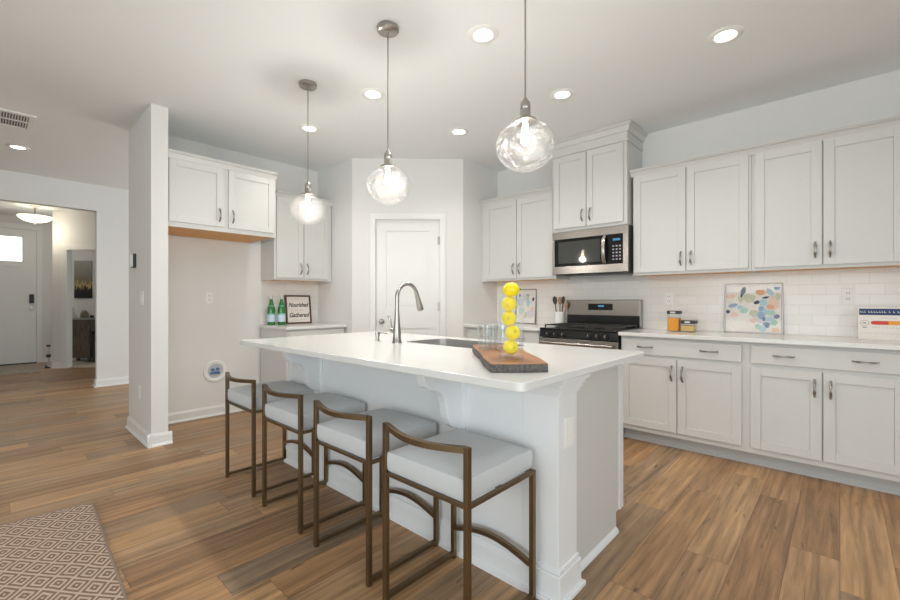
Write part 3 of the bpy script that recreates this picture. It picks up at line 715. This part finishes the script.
def lemon_mb():
    m_ = MB(); prof = []
    for i in range(17):
        a = PI*i/16; rr_ = .0295*math.sin(a); zz = -.032*math.cos(a)
        if i in (0, 16): zz *= 1.12
        if i in (1, 15): zz *= 1.04
        prof.append((max(rr_, 0), zz))
    return m_.lathe(prof, n=24)
def lemon(label, loc, rx, rz):
    r = thing('lemon', label, 'lemon', loc, 0, 'lemons stacked in the glass vase')
    r.rotation_euler = (rx, 0, rz)
    lemon_mb().build('fruit', M['lemon'], r, smooth=True)
    MB().cyl((0, 0, .0352), (0, 0, .0378), .0035, .0025, 8).build('stem_nub', M['lemond'], r)
fwd = Vector((-math.sin(FG), math.cos(FG), 0)); rt = Vector((math.cos(FG), math.sin(FG), 0))
LM = [('lemon at the very bottom of the glass vase', 0, .0425, 1.5, 1.0), ('lemon second from the bottom of the vase', .008, .0998, 1.35, .85), ('middle lemon of the five stacked in the vase', -.006, .1570, 1.5, .55), ('lemon second from the top of the vase', -.006, .2142, 1.7, .45), ('topmost lemon lying across the rim of the vase', .002, .2708, 1.5, 2.25)]
for lb, dx, dz, rx, rz in LM:
    p = Vector((VX, VY, VZ+dz))+rt*dx; lemon(lb, p, rx, rz)
def tumbler(label, loc):
    r = thing('tumbler', label, 'glass', loc, 0, 'clear tumblers on the cutting board')
    MB().lathe([(0, 0), (.027, 0), (.029, .004), (.036, .112), (.0335, .112), (.0265, .014), (0, .012)], n=24).build('glass', M['tglass'], r, smooth=True)
tumbler('left clear tumbler of the front pair, farthest from the vase', (-1.222, 1.572, .948))
tumbler('right clear tumbler of the front pair, nearest the vase', (-1.172, 1.628, .948))
tumbler('rear clear tumbler standing behind the front pair', (-1.252, 1.655, .948))

# ------------------------------------------------------------ pendants
def pendant(label, x, y):
    r = thing('pendant_light', label, 'pendant light', (x, y, CEIL), 0, 'glass globe pendants over the island')
    MB().lathe([(0, 0), (.062, 0), (.064, -.006), (.062, -.022), (.056, -.027), (0, -.027)], n=32).build('canopy', M['nickel'], r, smooth=True)
    MB().cyl((0, 0, -.027), (0, 0, -.72), .0042, n=10).build('rod', M['nickel'], r, smooth=True)
    MB().lathe([(0, -.715), (.008, -.715), (.012, -.725), (.021, -.735), (.023, -.76), (.021, -.765), (.023, -.77), (.023, -.79), (.026, -.80), (.048, -.812), (.052, -.822), (0, -.822)], n=28).build('socket_cap', M['nickel'], r, smooth=True)
    prof = []
    for i in range(25):
        a = .36+(PI-.36)*i/24; rr = .126*math.sin(a)**.92; zz = .106*math.cos(a)
        if i > 17: rr *= 1-.05*math.sin((i-17)/7*PI)
        prof.append((max(rr, 0) if i < 24 else 0, -.925+zz))
    MB().lathe(prof, n=48).build('glass_globe', M['globe'], r, smooth=True)
    MB().lathe([(0, -.822), (.013, -.824), (.014, -.85), (.022, -.875), (.024, -.895), (.018, -.915), (0, -.923)], n=20, sx=.8, sy=.8).build('bulb', M['bulb'], r, smooth=True)
    l = bpy.data.lights.new('bulb_light', 'POINT'); l.energy = 11; l.color = (1, .96, .90); l.shadow_soft_size = .03
    lo = bpy.data.objects.new('bulb_glow', l); COL.objects.link(lo); lo.parent = r; lo.location = (0, 0, -.96)
    return r
pendant('glass globe pendant nearest the camera, in front of the tall cabinet', -1.005, 1.575)
pendant('middle glass globe pendant, in front of the pantry door', -1.940, 1.575)
pendant('farthest glass globe pendant, leftmost of the three', -2.873, 1.585)

# ------------------------------------------------------------ recessed downlights
def downlight(label, x, y):
    r = thing('recessed_light', label, 'ceiling light', (x, y, CEIL), 0, 'recessed ceiling downlights')
    MB().lathe([(.052, -.003), (.062, -.010), (.088, -.006), (.094, 0), (.052, 0)], n=36).build('trim_ring', M['white'], r, smooth=True)
    MB().lathe([(0, -.004), (.053, -.004), (.053, -.001), (0, -.001)], n=36).build('lens', M['lens'], r)
    l = bpy.data.lights.new('downlight_beam', 'SPOT'); l.energy = 24; l.color = (1, .955, .88); l.spot_size = math.radians(140); l.spot_blend = .8; l.shadow_soft_size = .06
    lo = bpy.data.objects.new('beam', l); COL.objects.link(lo); lo.parent = r; lo.location = (0, 0, -.02)
    return r
for x, y, lb in ((-.505, 2.99, 'downlight above the right upper cabinets, rightmost on the ceiling'), (-1.575, 2.99, 'downlight just right of the nearest pendant rod, before the tall cabinet'),
                 (-2.635, 2.99, 'downlight in front of the diagonal pantry wall, right of the middle pendant'), (-.53, 2.0, 'ceiling downlight out past the top edge near the camera'),
                 (-1.57, 2.0, 'large-looking downlight between the middle and nearest pendant rods'), (-2.645, 2.0, 'downlight beside the middle pendant rod, on its left'),
                 (-3.60, 2.0, 'downlight beside the farthest pendant rod, by the left cabinets'), (-6.256, .204, 'lone downlight over the hallway floor below the ceiling vent')):
    if 'out past' in lb: continue
    downlight(lb, x, y)

# ceiling return vent
vt = thing('ceiling_vent', 'white slotted return vent in the ceiling at the upper left', 'vent', (-5.56, -.22, CEIL))
MB().box(0, .46, 0, .045, -.014, 0).box(0, .46, .455, .50, -.014, 0).box(0, .045, .045, .455, -.014, 0).box(.415, .46, .045, .455, -.014, 0).box(.222, .238, .045, .455, -.012, 0).build('frame', M['white'], vt, bevel=.003)
MB().box(.045, .415, .045, .455, -.002, 0).build('dark_backing', M['dark'], vt)
bl = MB()
for i in range(23):
    y = .055+i*.0175; bl.prism([(y, -.003), (y+.003, -.003), (y+.009, -.011), (y+.006, -.011)], 'x', .045, .415)
bl.build('louvers', M['white'], vt)

# foyer ceiling lamp
fl = thing('foyer_lamp', 'alabaster bowl ceiling lamp hanging in the foyer', 'ceiling lamp', (-9.95, .525, CEIL))
MB().lathe([(0, 0), (.075, 0), (.075, -.012), (.03, -.03), (0, -.03)], n=24).cyl((0, 0, -.02), (0, 0, -.20), .010).build('stem', M['nickel'], fl, smooth=True)
MB().lathe([(.215, -.165), (.220, -.170), (.205, -.205), (.155, -.240), (.09, -.262), (0, -.270), (0, -.262), (.09, -.254), (.150, -.232), (.197, -.200), (.215, -.165)], n=40).build('bowl', M['alab'], fl, smooth=True)
MB().lathe([(0, -.30), (.012, -.292), (.016, -.282), (.010, -.268), (0, -.268)], n=16).build('finial', M['nickel'], fl, smooth=True)
pl = bpy.data.lights.new('foyer_lamp_light', 'POINT'); pl.energy = 6; pl.color = (1, .88, .70); pl.shadow_soft_size = .1
po = bpy.data.objects.new('lamp_light', pl); COL.objects.link(po); po.parent = fl; po.location = (0, 0, -.42)

# ------------------------------------------------------------ wall plates
def outlet(label, loc, rotz, switch=False, w=.072, h=.117):
    r = thing('light_switch' if switch else 'wall_outlet', label, 'switch' if switch else 'outlet', loc, rotz, None if switch else 'wall outlets')
    MB().box(-w/2, w/2, -.005, 0, -h/2, h/2).build('cover_plate', M['white'], r, bevel=.002)
    if switch:
        for dx in ((-.023, .023) if w > .1 else (0,)): MB().box(dx-.016, dx+.016, -.009, -.005, -.033, .033).build('rocker', M['trim'], r, bevel=.002)
    else:
        for dz in (-.021, .021):
            s_ = MB().box(-.017, .017, -.0065, -.005, dz-.014, dz+.014).build('receptacle', M['white'], r, bevel=.002)
            MB().box(-.008, -.005, -.007, -.0065, dz-.003, dz+.008).box(.005, .008, -.007, -.0065, dz-.003, dz+.008).build('slots', M['dark'], s_)
    return r
outlet('white outlet on the tile between the jars and the range', (-1.160, YW-.008, 1.195), 0)
outlet('white outlet on the tile above the colour bar sign', (.044, YW-.008, 1.210), 0)
outlet('white outlet halfway up the empty fridge wall', (XF, 1.522, 1.207), PI/2)
outlet('white outlet low on the end of the stub wall', (-4.476, .885, .386), 0)
outlet('white switch plate on the stub wall below the thermostat', (-4.387, .885, 1.20), 0, True, .118)
th = thing('thermostat', 'small white and black thermostat on the stub wall', 'thermostat', (-4.64, .885, 1.535))
MB().box(-.05, .05, -.024, 0, -.062, .062).build('case', M['dark'], th, bevel=.006)
MB().box(-.044, .044, -.030, -.024, -.056, .056).build('screen', M['white'], th, bevel=.004)
wb = thing('water_outlet_box', 'round white water supply box low on the fridge wall', 'supply box', (XF, 1.577, .456), PI/2)
MB().lathe([(.072, 0), (.072, .010), (.078, .014), (.108, .012), (.112, .004), (.112, 0), (.072, 0)], n=40).xform(Matrix.Rotation(PI/2, 4, 'X')).build('ring', M['white'], wb, smooth=True)
MB().lathe([(0, .001), (.074, .001), (.074, .004), (0, .004)], n=36).xform(Matrix.Rotation(PI/2, 4, 'X')).build('recess', M['recess_shade'], wb)
MB().cyl((-.025, -.004, .018), (-.025, -.026, .018), .015).cyl((.022, -.004, .022), (.022, -.026, .022), .015).box(-.05, .045, -.016, -.004, -.030, -.008).box(-.012, .04, -.022, -.016, -.022, -.002).build('valve', M['bluep'], wb, bevel=.002)

# ------------------------------------------------------------ things on the left counter
def bottle(label, loc):
    r = thing('bottle', label, 'bottle', loc, PI/2, 'green glass water bottles')
    r.scale = (1.1, 1.1, 1.1)
    MB().lathe([(0, 0), (.034, 0), (.0375, .006), (.0375, .145), (.034, .175), (.022, .215), (.0145, .240), (.0135, .268), (0, .268)], n=28).build('glass', M['green'], r, smooth=True)
    MB().lathe([(0, .298), (.014, .298), (.0155, .294), (.0155, .262), (.0138, .258)], n=24).build('cap', M['bcap'], r, smooth=True)
    MB().lathe([(.0382, .032), (.0382, .118)], n=28).build('label', M['blabel'], r, smooth=True)
    MB().lathe([(.0385, .104), (.0385, .118)], n=28).build('label_band', M['tealp'], r, smooth=True)
    MB().lathe([(.0315, .184), (.0265, .200)], n=24).build('neck_label', M['tealp'], r, smooth=True)
bottle('left green glass bottle, closer to the empty fridge wall', (-4.60, 2.100, .914))
bottle('right green glass bottle, touching the framed sign side', (-4.545, 2.190, .914))
LEAN = math.radians(7)
def leaning(name, label, cat, loc, rotz, lean, group=None):
    r = thing(name, label, cat, loc, rotz, group); r.rotation_euler = (-lean, 0, rotz); return r
sg = leaning('framed_sign', 'dark framed lettered sign beside the green bottles', 'sign', (-4.64, 2.455, .914), PI/2, LEAN)
w, h = .315, .335
MB().box(-w/2, w/2, 0, .022, 0, .018).box(-w/2, w/2, 0, .022, h-.018, h).box(-w/2, -w/2+.018, 0, .022, .018, h-.018).box(w/2-.018, w/2, 0, .022, .018, h-.018).build('frame', M['frame'], sg, bevel=.002)
pn = MB().box(-w/2+.018, w/2-.018, .010, .018, .018, h-.018).build('panel', M['paper'], sg)
text_part('lettering', 'Nourished', .070, M['ink'], pn, (0, .0095, .220), .35, .0016, width=.25)
text_part('lettering', 'Gathered', .072, M['ink'], pn, (0, .0095, .100), .35, .0016, width=.25)
def squiggles(name, parent, x0, x1, z, hgt, m, y, seed, gap=.5):
    rnd = random.Random(seed); mb = MB(); x = x0
    while x < x1-.004:
        wd = rnd.uniform(.6, 1.1)*hgt*.7
        mb.box(x, x+wd*.25, y-.0006, y, z-hgt/2, z+hgt/2*rnd.uniform(.3, 1.)); mb.box(x, x+wd, y-.0006, y, z-hgt/2, z-hgt*.3)
        x += wd+hgt*gap*(3 if rnd.random() < .18 else 1)
    return mb.build(name, m, parent)
squiggles('small_print', pn, -.095, .10, .285, .014, M['greyink'], .0098, 1)
squiggles('small_print', pn, -.085, .085, .162, .016, M['greyink'], .0098, 2)
squiggles('small_print', pn, -.10, .105, .048, .012, M['greyink'], .0098, 3)

# ------------------------------------------------------------ things on the back counter
def jar(label, x, y, hgt, wd, fill, fm):
    r = thing('storage_jar', label, 'jar', (x, y, .914), 0)
    hw = wd/2
    oo = rrect(-hw, hw, -hw, hw, .012, 3); ii = rrect(-hw+.004, hw-.004, -hw+.004, hw-.004, .010, 3)
    m_ = slab_with_hole(oo, ii, .006, hgt-.028); m_.prism(oo, 'z', 0, .007); m_.build('glass', M['glass'], r)
    MB().prism(rrect(-hw+.0055, hw-.0055, -hw+.0055, hw-.0055, .009, 3), 'z', .0075, fill).build('contents', fm, r)
    ld = MB().prism(rrect(-hw-.001, hw+.001, -hw-.001, hw+.001, .010, 3), 'z', hgt-.028, hgt).build('lid', M['dark'], r, bevel=.003)
    MB().box(-.02, .02, -hw-.006, -hw-.001, hgt-.022, hgt-.006).build('clasp', M['bcap'], ld, bevel=.001)
jar('tall glass jar of orange pasta with black lid', -1.058, 4.03, .178, .098, .115, M['pasta'])
jar('short wide glass jar of tan grain with black lid', -.944, 4.03, .098, .108, .055, M['grain'])
# abstract art leaning on the tile
def art(label, loc, rotz, w, h, fm, seed, dens):
    r = leaning('framed_art', label, 'artwork', loc, rotz, math.radians(5))
    f = .010
    MB().box(-w/2, w/2, 0, .02, 0, f).box(-w/2, w/2, 0, .02, h-f, h).box(-w/2, -w/2+f, 0, .02, f, h-f).box(w/2-f, w/2, 0, .02, f, h-f).build('frame', fm, r, bevel=.0015)
    c_ = MB().box(-w/2+f, w/2-f, .008, .016, f, h-f).build('canvas', M['cream'], r)
    rnd = random.Random(seed); k = 0
    for mname, spots in dens:
        for (cx, cz, rx, rz, an) in spots:
            k += 1; pts = []
            for i in range(18):
                a = 2*PI*i/18; q = 1+rnd.uniform(-.14, .14); x = rx*math.cos(a)*q; z = rz*math.sin(a)*q
                pts.append((cx+x*math.cos(an)-z*math.sin(an), cz+x*math.sin(an)+z*math.cos(an)))
            pts = [(max(-w/2+f+.002, min(w/2-f-.002, p[0])), max(f+.002, min(h-f-.002, p[1]))) for p in pts]
            MB().prism(pts, 'y', .008-.00012*k, .0082).build('brush_stroke', M[mname], c_)
for nm, c in (('cream', (.80, .77, .74)), ('a_blue', (.30, .44, .62)), ('a_navy', (.07, .08, .14)), ('a_slate', (.22, .27, .36)), ('a_orange', (.72, .42, .25)), ('a_peach', (.78, .60, .50)), ('a_mint', (.42, .62, .54)), ('a_sage', (.58, .60, .47)), ('a_aqua', (.45, .62, .70)), ('a_haze', (.66, .66, .70))):
    M[nm] = plain('painting_'+nm, c, .7, var=.12, scale=55)
def U(px, py): return ((px-362)/545*.39, .405-(py-72)/455*.405)   # positions read on the canvas
def sp_(px, py, rx, rz, an=0.): x, z = U(px, py); return (x, z, rx/545*.39, rz/455*.405, an)
art('square abstract painting of blue and orange strokes leaning on the tile', (-.525, 4.205, .914), 0, .395, .410, M['gframe'], 3, [
    ('a_haze', [sp_(150, 130, 40, 25), sp_(500, 300, 60, 40), sp_(430, 380, 60, 50), sp_(330, 110, 50, 25)]),
    ('a_peach', [sp_(150, 190, 45, 22), sp_(190, 360, 40, 20), sp_(550, 250, 50, 70), sp_(480, 130, 60, 35), sp_(570, 490, 35, 22), sp_(370, 410, 35, 22)]),
    ('a_sage', [sp_(330, 205, 60, 40), sp_(375, 345, 40, 32), sp_(590, 190, 25, 30), sp_(245, 215, 30, 32)]),
    ('a_orange', [sp_(430, 145, 42, 36), sp_(505, 100, 25, 16), sp_(525, 285, 32, 22)]),
    ('a_aqua', [sp_(460, 245, 40, 32), sp_(240, 290, 30, 20), sp_(470, 330, 55, 26), sp_(520, 395, 40, 20), sp_(455, 480, 35, 26), sp_(520, 150, 25, 40, .5)]),
    ('a_mint', [sp_(280, 320, 42, 24, .4), sp_(410, 465, 26, 22), sp_(560, 425, 30, 24), sp_(530, 340, 40, 24)]),
    ('a_blue', [sp_(170, 275, 48, 18, .35), sp_(440, 360, 32, 34), sp_(440, 300, 24, 24), sp_(580, 105, 32, 26), sp_(490, 440, 34, 20)]),
    ('a_slate', [sp_(270, 140, 22, 46, -.2), sp_(495, 450, 22, 26), sp_(580, 370, 30, 18, .5), sp_(465, 395, 16, 20)]),
    ('a_navy', [sp_(253, 182, 10, 16), sp_(480, 200, 32, 9, .2), sp_(400, 243, 28, 16, .4), sp_(123, 332, 20, 18)]),
])
art('narrow-looking abstract print in grey frame behind the lemon vase', (-2.69, 4.205, .914), 0, .275, .405, M['gframe'], 5, [
    ('a_haze', [(-.05, .30, .05, .06, 0), (.06, .12, .05, .05, 0)]), ('a_peach', [(.085, .17, .02, .03, 0)]),
    ('a_mint', [(.02, .27, .02, .09, .1), (-.06, .15, .03, .04, 0)]), ('a_aqua', [(.03, .25, .03, .03, 0), (-.08, .25, .03, .05, 0)]),
    ('a_sage', [(.0, .10, .018, .04, 0), (.02, .33, .03, .02, 0)]), ('a_blue', [(.02, .34, .02, .016, 0)]), ('a_navy', [(.095, .285, .014, .022, 0), (-.09, .33, .012, .02, 0)])])
# colour bar information sign
es = leaning('rating_sign', 'white sign with navy header and red to green colour bar', 'sign', (.285, 4.06, .914), 0, math.radians(10))
w, h = .385, .222
MB().box(-w/2, w/2, 0, .004, 0, h).build('board', M['paper'], es, bevel=.001)
hb = MB().box(-w/2+.006, w/2-.006, -.001, 0, h-.054, h-.010).build('header', M['navy'], es)
MB().prism([(.02+.035*math.cos(2*PI*i/24)+.10, h-.032+.009*math.sin(2*PI*i/24)) for i in range(24)], 'y', -.0016, -.001).build('emblem', M['white'], hb)
squiggles('header_print', hb, -w/2+.052, .05, h-.030, .015, M['white'], -.001, 11, .3)
squiggles('header_print', hb, -w/2+.012, -w/2+.040, h-.030, .014, M['white'], -.001, 12, .2)
cbm = MB(); xs = [-.115, -.045, .03, .075, .175]
for i, mi in enumerate((0, 1, 2, 3)):
    cbm.use(i).box(xs[i], xs[i+1], -.001, 0, .102, .128)
cbm.use(0).prism([(-.115, .128), (-.126, .124), (-.130, .115), (-.126, .106), (-.115, .102)], 'y', -.001, 0)
cbm.build('colour_bar', [M['red'], M['orange'], M['yellow'], M['lime']], es)
squiggles('small_print', es, -.12, .17, .085, .010, M['greyink'], 0, 13, .8)
squiggles('small_print', es, -.08, .0, .150, .008, M['greyink'], 0, 14)
squiggles('small_print', es, -.18, .15, .045, .006, M['greyink'], 0, 15)
sl = MB(); ring = [(-.160+.020*math.cos(2*PI*i/24), .112+.020*math.sin(2*PI*i/24)) for i in range(25)]
sl.tube([(x, -.0005, z) for x, z in ring], .0012, 6).box(-.168, -.152, -.0008, 0, .108, .116).box(-.170, -.150, -.0008, 0, .079, .085); sl.build('seal', M['greyink'], es)
# utensil crock
ck = thing('utensil_crock', 'white ceramic crock holding utensils left of the range', 'crock', (-2.205, 4.13, .914))
MB().lathe([(0, 0), (.052, 0), (.055, .004), (.055, .150), (.051, .150), (.050, .012), (0, .010)], n=32).build('pot', M['crock'], ck, smooth=True)
def utensil(label, mname, dx, dy, ax, ay, ln, hw, hh, nm='wooden_spoon'):
    r = thing(nm, label, 'utensil', (-2.205+dx, 4.13+dy, .928), 0, 'utensils standing in the white crock'); r.rotation_euler = (ax, ay, 0)
    MB().tube([(0, 0, 0), (0, 0, ln)], [.006, .005], 10).build('handle', M[mname], r, smooth=True)
    MB().lathe([(0, -hh), (hw*.6, -hh*.8), (hw, -hh*.1), (hw*.85, hh*.6), (0, hh)], (0, 0, ln+hh*.8), 18, 1, .3).build('bowl', M[mname], r, smooth=True)
utensil('dark utensil leaning left in the white crock', 'dark', -.025, 0, 0, -.12, .22, .028, .048, 'serving_spoon')
utensil('wooden spoon in the middle of the white crock', 'spoon', .0, .01, .02, .0, .215, .025, .045)
utensil('black slotted spoon leaning right in the white crock', 'dark', .018, -.005, 0, .10, .225, .022, .045, 'slotted_spoon')
utensil('short wooden spoon leaning far right toward the range', 'spoon', .030, .012, .03, .22, .18, .018, .035)

# ------------------------------------------------------------ rug, mat, foyer and study things
rg_ = MB().prism(rrect(-3.19, -.2, -2.1, .405, .05, 6), 'z', 0, .010)
rg_.xform(Matrix.Translation((-3.19, .41, 0)) @ Matrix.Rotation(math.radians(-2.1), 4, 'Z') @ Matrix.Translation((3.19, -.41, 0)))
ro = tag(rg_.build('area_rug', M['rug'], bevel=.004), 'brown and cream diamond-woven rug at the lower left corner', 'rug')
pth = [(x, y, .009) for x, y in rrect(-3.19, -.2, -2.1, .405, .05, 6)]
MB().tube(pth+[pth[0]], .006, 8).xform(Matrix.Translation((-3.19, .41, 0)) @ Matrix.Rotation(math.radians(-2.1), 4, 'Z') @ Matrix.Translation((3.19, -.41, 0))).build('bound_edge', plain('jute_binding', (.27, .20, .155), .95, var=.35, scale=200, bump=.5), ro, smooth=True)
tag(MB().box(-11.10, -9.74, -.45, .575, 0, .012).build('door_mat', M['mat'], bevel=.004), 'mottled brown entry mat in front of the front door', 'mat')
def fpt(s, d): return (FP[0]+math.cos(FG)*s-math.sin(FG)*d, FP[1]+math.sin(FG)*s+math.cos(FG)*d)
cx_, cy_ = fpt(-.37, .66)
cn = thing('console_cabinet', 'dark weathered wood console seen through the foyer doorway', 'cabinet', (cx_, cy_, .012), FG)
MB().box(0, .47, 0, .27, .075, .81).build('body', M['console'], cn, bevel=.004)
for x in (.015, .415):
    for y in (.01, .22): MB().box(x, x+.04, y, y+.04, 0, .08).build('leg', M['console'], cn)
MB().box(-.015, .485, -.012, .275, .81, .84).build('top', M['ctop'], cn, bevel=.004)
MB().box(.02, .45, -.008, 0, .10, .78).build('side_frame', M['console'], cn)
px_, py_ = fpt(-.43, .948)
pa = thing('wall_painting', 'dark and gold vertical painting above the weathered console', 'artwork', (px_, py_, 1.24), FG)
MB().box(0, .335, -.035, 0, 0, .74).build('canvas', M['canvas'], pa, bevel=.002)
x_, y_ = fpt(-.34, .80)
tag(MB().prism([(-.05, 0), (-.02, 0), (-.02, .13), (.035, 0), (.07, 0), (.07, .03), (.05, .03), (-.012, .20), (-.05, .20)], 'y', -.02, .02).build('silver_sculpture', M['bcap'], loc=(x_, y_, .852), rotz=FG, bevel=.003), 'angular silver sculpture on the left of the weathered console', 'ornament')
x_, y_ = fpt(-.18, .86)
dm = MB(); dm.lathe([(0, 0), (.085, 0), (.085, .04), (.075, .09), (.045, .14), (0, .155)], n=28, sy=.5)
tag(dm.build('dome_ornament', M['dorn'], loc=(x_, y_, .852), rotz=FG, smooth=True), 'olive brown domed ornament in the middle of the console', 'ornament')
x_, y_ = fpt(.02, .80)
tag(MB().lathe([(0, 0), (.022, 0), (.036, .03), (.03, .05), (.026, .05), (.03, .03), (0, .008)], n=20).build('small_bowl', M['dark'], loc=(x_, y_, .852), smooth=True), 'small dark bowl at the right end of the console', 'bowl')
x_, y_ = fpt(.28, .78)
bk = thing('storage_basket', 'tall black storage basket right of the weathered console', 'basket', (x_, y_, .012), FG)
MB().prism(rrect(-.14, .14, -.14, .14, .03, 4), 'z', 0, .56).build('body', M['dark'], bk, bevel=.008)
MB().prism(rrect(-.146, .146, -.146, .146, .03, 4), 'z', .54, .59).build('rim', M['black'], bk, bevel=.006)
# floor ornament by the foyer corner
x_, y_ = fpt(-.055, -.02)
fo = thing('floor_ornament', 'slim black and silver ornament standing by the foyer wall corner', 'ornament', (x_, y_, 0), FG)
MB().prism([(-.05, 0), (.02, 0), (.02, .02), (-.04, .05)], 'y', -.02, .02).build('foot', M['dark'], fo, bevel=.004)
MB().tube([(-.01, 0, .03), (.012, 0, .12), (.0, 0, .20)], .010, 8).tube([(.01, 0, .02), (.028, 0, .12), (.02, 0, .20)], .008, 8).build('stem', M['bcap'], fo, smooth=True)
MB().box(-.022, .03, -.02, .02, .19, .245).build('joint', M['dark'], fo, bevel=.006)
MB().tube([(.004, 0, .24), (.006, 0, .38)], [.016, .013], 10).build('neck', M['bcap'], fo, smooth=True)
MB().box(-.02, .03, -.018, .018, .375, .41).build('cap', M['dark'], fo, bevel=.005)
